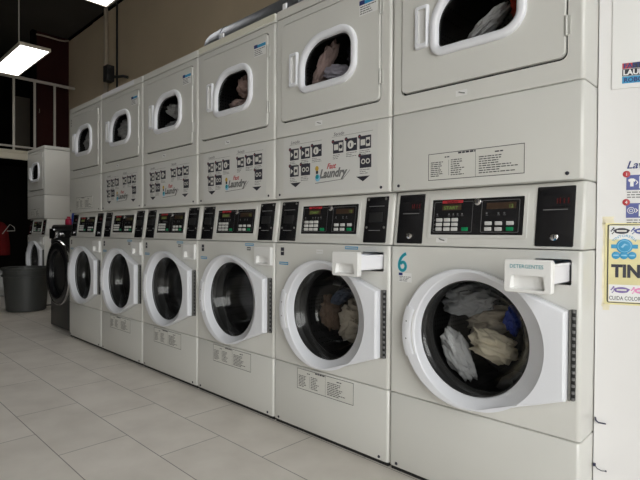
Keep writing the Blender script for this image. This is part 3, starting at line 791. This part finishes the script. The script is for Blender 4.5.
bottle('detergent_bottle', 'tall blue detergent bottle on the black washer against the first white unit', -4.625, .22, .17, .034, 'bottle_blue', 'bottle_blue')
bottle('softener_bottle', 'short red bottle on the black washer beside the blue bottle', -4.745, .20, .085, .032, 'bottle_red', 'bottle_red')

# grey bin
t = thing('laundry_bin', 'round dark grey plastic bin on the tiles before the far unit', 'bin', (-6.03, .17, 0))
mb = MB(); mb.vlathe([(.19, 0), (.205, .012), (.238, .47), (.252, .472), (.256, .50), (.250, .505), (.238, .50), (.232, .47), (.198, .02)], 0, 0, 'bin_grey', 56); mb.build('tub', t)
MB().vlathe([(.243, .40), (.249, .402), (.250, .42), (.244, .422)], 0, 0, 'bin_grey', 56, False, False).build('rim_band', t)
# plastic sack
bm = bmesh.new(); bmesh.ops.create_icosphere(bm, subdivisions=5, radius=1)
for v in bm.verts:
    q = v.co.copy(); r = 1 + .12 * noise.noise(q * 2.2) + .06 * noise.noise(q * 6); z = q.z * r
    v.co = Vector((q.x * r * .20, q.y * r * .20, max(0, .17 + z * .19)))
mb = MB(); mb.bm(bm, 'bag_white'); o = mb.build('plastic_sack', angle=60); o.location = (-7.72, .30, 0)
tag(o, 'pale grey plastic sack on the floor left of the grey bin', 'bag')
# red jacket on a hanger in the dark lower room
t = thing('hanging_jacket', 'dark red jacket on a wire hanger in the dark room under the upper storey', 'jacket', (-8.5, .55, 0))
mb = MB(); rings = []
for z, hw, th in ((.55, .20, .05), (.70, .20, .055), (.85, .18, .05), (.98, .17, .05), (1.05, .12, .04), (1.08, .04, .025)):
    rings.append([(.07 + th * sin(2 * pi * i / 24) * (1 + .25 * sin(5 * i)), -.16 + hw * cos(2 * pi * i / 24), z) for i in range(24)])
mb.loft(rings, 'cloth_jacket', True, True); mb.build('jacket_body', t)
MB().tube([(.13, -.08, .88), (.14, .02, 1.03), (.13, .08, .985), (.13, .09, .93), (.13, -.02, .925)], .006, 'wire_light', 6).build('wire_hanger', t)
MB().tube([(.0, -.16, 1.12), (.07, -.16, 1.12), (.07, -.16, 1.07)], .008, 'wire_light', 6).build('hook', t)

# ------------------------------------------------------------------ notices on the oblique wall
def wall_thing(name, label, cat, fn, parent=None):
    mb = MB(); fn(mb); oblique(mb); o = mb.build(name)
    return tag(o, label, cat)
def f_poster(mb):
    x0, x1, z0, z1 = -.001, .235, 1.362, 1.78
    mb.box(x0, x1, -.005, .0005, z0, z1, 'paper', .0008); y = -.0056
    mb.quad(.026, .14, 1.420, 1.437, y, 'red'); mb.quad(.052, .14, 1.420, 1.437, y - .0003, 'ink'); mb.quad(.026, .14, 1.398, 1.419, y, 'ink'); mb.quad(.026, .14, 1.376, 1.397, y, 'cyan')
    mb.text('FAST', .020, .029, 1.4215, y - .0006, 'ink_navy', bold=.0006); mb.text('LAUNDRY', .022, .028, 1.401, y - .0006, 'paper', bold=.0008); mb.text('ROBOTS', .018, .030, 1.380, y - .0006, 'ink_navy', bold=.0006)
wall_thing('paper_poster', 'white paper poster with red, black and blue lettering high on the white wall', 'poster', f_poster)
def f_guide(mb):
    y = -.0009
    mb.text('Lava', .032, .041, 1.120, y, 'ink_navy', shear=.3, bold=.0006)
    for z0, z1, n in ((1.055, 1.100, '1'), (.971, 1.015, '4')):
        mb.box(.042, .128, y, .0004, z0, z1, 'icon_blue'); zc = (z0 + z1) / 2; yy = y - .0004
        mb.quad(.075, .126, z0 + .004, z1 - .004, yy, 'paper'); mb.lathe([(.012, yy - .0003), (.0115, yy - .0004)], .098, zc, 'icon_blue', 20, cap=True); mb.lathe([(.006, yy - .0006), (.0055, yy - .0007)], .098, zc, 'paper', 16, cap=True)
        if n == '1':
            mb.add([(.046, yy, zc + .008), (.052, yy, zc + .012), (.060, yy, zc + .012), (.066, yy, zc + .008), (.063, yy, zc + .001), (.0605, yy, zc + .004), (.0605, yy, zc - .012), (.0515, yy, zc - .012), (.0515, yy, zc + .004), (.049, yy, zc + .001)], [tuple(range(10))], 'paper')
        else:
            for r in (.010, .005): mb.prism(circ(.055, zc, r, 24), yy, yy, 'paper', [circ(.055, zc, r - .0016, 20)], back=False)
        mb.add([(.067, yy, zc - .007), (.073, yy, zc), (.067, yy, zc + .007), (.0655, yy, zc + .006), (.070, yy, zc), (.0655, yy, zc - .006)], [(0, 1, 4, 5), (1, 2, 3, 4)], 'paper')
        mb.lathe([(.010, yy), (.0095, yy - .0003)], .042, z1 + .003, 'red', 22, cap=True); mb.text(n, .014, .042, z1 - .002, yy - .0006, 'paper', 'CENTER')
        greek(mb, .044, .126, z0 - .026, z0 - .003, 3, y, 'ink_grey', seed=int(z0 * 100), h=.003)
wall_thing('washing_guide', 'printed washing guide with blue pictograms and red number dots on the white wall', 'sign', f_guide)
def f_tin(mb):
    x0, x1, z0, z1 = -.006, .30, .712, .951; y = -.0075
    mb.plate(x0 - .007, x1, z0 - .006, z1 + .004, .004, -.003, .0, 'yellow_paper', .0008)
    mb.plate(x0, x1, z0, z1, .006, -.006, -.002, 'ink', .0008); mb.plate(x0 + .0025, x1 - .0025, z0 + .0025, z1 - .0025, .004, -.0066, -.005, 'yellow_paper', .0003)
    mb.quad(x0 + .004, x1 - .004, .905, z1 - .004, y, 'paper'); mb.quad(x0 + .004, x1 - .004, z0 + .004, .768, y, 'paper'); y -= .0004
    def blob(cx, cz, m, m2):
        mb.add([(cx + .021 * cos(a) * (1 + .08 * sin(5 * a)), y, cz + .009 * sin(a)) for a in [2 * pi * i / 30 for i in range(30)]], [tuple(range(30))], m)
        mb.quad(cx - .013, cx + .013, cz - .0025, cz + .0025, y - .0004, m2)
        for k in range(5): mb.lathe([(.0028 - k * .0003, y), (.002, y - .0002)], cx - .021 - .003 * (k % 3), cz + .008 - k * .004, m, 10, cap=True)
    blob(.030, .931, 'ink', 'label_paper'); blob(.083, .931, 'icon_blue', 'label_paper'); blob(.032, .752, 'purple', 'label_paper'); blob(.085, .752, 'pink', 'label_paper')
    mb.text('TINTORERIA', .0105, .038, .913, y, 'cyan', 'CENTER', arc=.032, width=.066)
    mb.quad(.003, .073, .878, .890, y, 'cyan')
    mb.lathe([(.022, y - .0003), (.0215, y - .0005)], .038, .885, 'cyan', 30, cap=True); mb.prism(circ(.038, .885, .018, 30), y - .0008, y, 'skyblue', [circ(.038, .885, .0165, 30)], back=False)
    mb.add([(.028, y - .0009, .882), (.038, y - .0009, .893), (.048, y - .0009, .888), (.040, y - .0009, .888), (.034, y - .0009, .880)], [(0, 1, 2, 3, 4)], 'skyblue')
    for cx in (.016, .037, .058): mb.lathe([(.0115, y), (.011, y - .0003)], cx, .857, 'cyan', 20, cap=True); mb.quad(cx - .007, cx + .007, .855, .859, y - .0006, 'skyblue')
    mb.text('TIN', .052, .005, .792, y, 'ink', bold=.0022, width=.076)
    mb.text('CUIDA COLOR', .0165, -.001, .7215, y, 'ink_grey', bold=.0003, width=.083)
wall_thing('yellow_sign', 'yellow framed dry cleaning sign with bold black letters on the white wall', 'sign', f_tin)
def f_stain(mb):
    for (x0, x1, z0, z1, s) in ((-.021, -.010, .70, .965, 1), (-.022, .012, .949, .975, 2), (-.018, .004, .688, .712, 3)):
        rnd = random.Random(s); n = 14
        L = [(x0 + rnd.uniform(0, .004), z0 + (z1 - z0) * i / n) for i in range(n + 1)]; Rr = [(x1 - rnd.uniform(0, .004), z0 + (z1 - z0) * i / n) for i in range(n + 1)]
        mb.prism(L + Rr[::-1], -.0006, .0002, 'tape_stain')
wall_thing('tape_residue', 'yellowed tape residue on the white wall round the yellow sign', 'tape', f_stain)
def f_w1(mb): mb.tube([(-.033, -.006, .355), (-.031, -.006, .345), (-.024, -.006, .339), (-.004, -.004, .337)], .0022, 'wire', 8)
def f_w2(mb):
    mb.tube([(-.036, -.008, .212), (-.032, -.008, .206), (-.026, -.006, .196), (-.014, -.004, .190), (-.002, -.004, .191)], .0012, 'wire', 8); mb.box(-.038, -.030, -.010, -.004, .203, .212, 'wire', .001); mb.box(-.004, .0, -.006, -.002, .189, .193, 'wire', .001)
wall_thing('wire_stub', 'short dark blue wire end on the white wall edge low beside the white machine', 'wire', f_w1)
wall_thing('wire_clip', 'thin curled wire with a dark clip at the bottom of the white wall', 'wire', f_w2)

# ------------------------------------------------------------------ light
w = bpy.data.worlds.new('Sky'); S.world = w; w.use_nodes = True
bg = w.node_tree.nodes['Background']; bg.inputs[0].default_value = (1, .987, .965, 1); bg.inputs[1].default_value = 4.4
pl = bpy.data.lights.new('window_daylight', 'AREA'); pl.shape = 'RECTANGLE'; pl.size = 3.1; pl.size_y = 2.9; pl.cycles.is_portal = True
po = bpy.data.objects.new('window_daylight', pl); C.objects.link(po); po.location = (XF + .02, (WA + WB) / 2, 1.7); po.rotation_euler = (0, radians(90), radians(0))
po.rotation_euler = Vector((-1, 0, 0)).to_track_quat('-Z', 'Y').to_euler()

# ------------------------------------------------------------------ camera
cam = bpy.data.cameras.new('camera'); co = bpy.data.objects.new('camera', cam); C.objects.link(co); S.camera = co
F, YAW, PIT, ROL = 491.594, -.7701, -.0131, .0064
fw = Vector((sin(YAW) * cos(PIT), cos(YAW) * cos(PIT), sin(PIT))); r = fw.cross(Vector((0, 0, 1))).normalized(); u = r.cross(fw)
r2 = cos(ROL) * r + sin(ROL) * u; u2 = -sin(ROL) * r + cos(ROL) * u
M = Matrix((r2, u2, -fw)).transposed().to_4x4(); M.translation = (.4419, -1.5655, .9173); co.matrix_world = M
cam.sensor_width = 36; cam.lens = 36 * F / 640; cam.clip_start = .05

S.view_settings.view_transform = 'Standard'; S.view_settings.look = 'None'; S.view_settings.gamma = 1
S.view_settings.exposure = 0.94; S.view_settings.use_curve_mapping = False
S.cycles.max_bounces = 10; S.cycles.transparent_max_bounces = 16
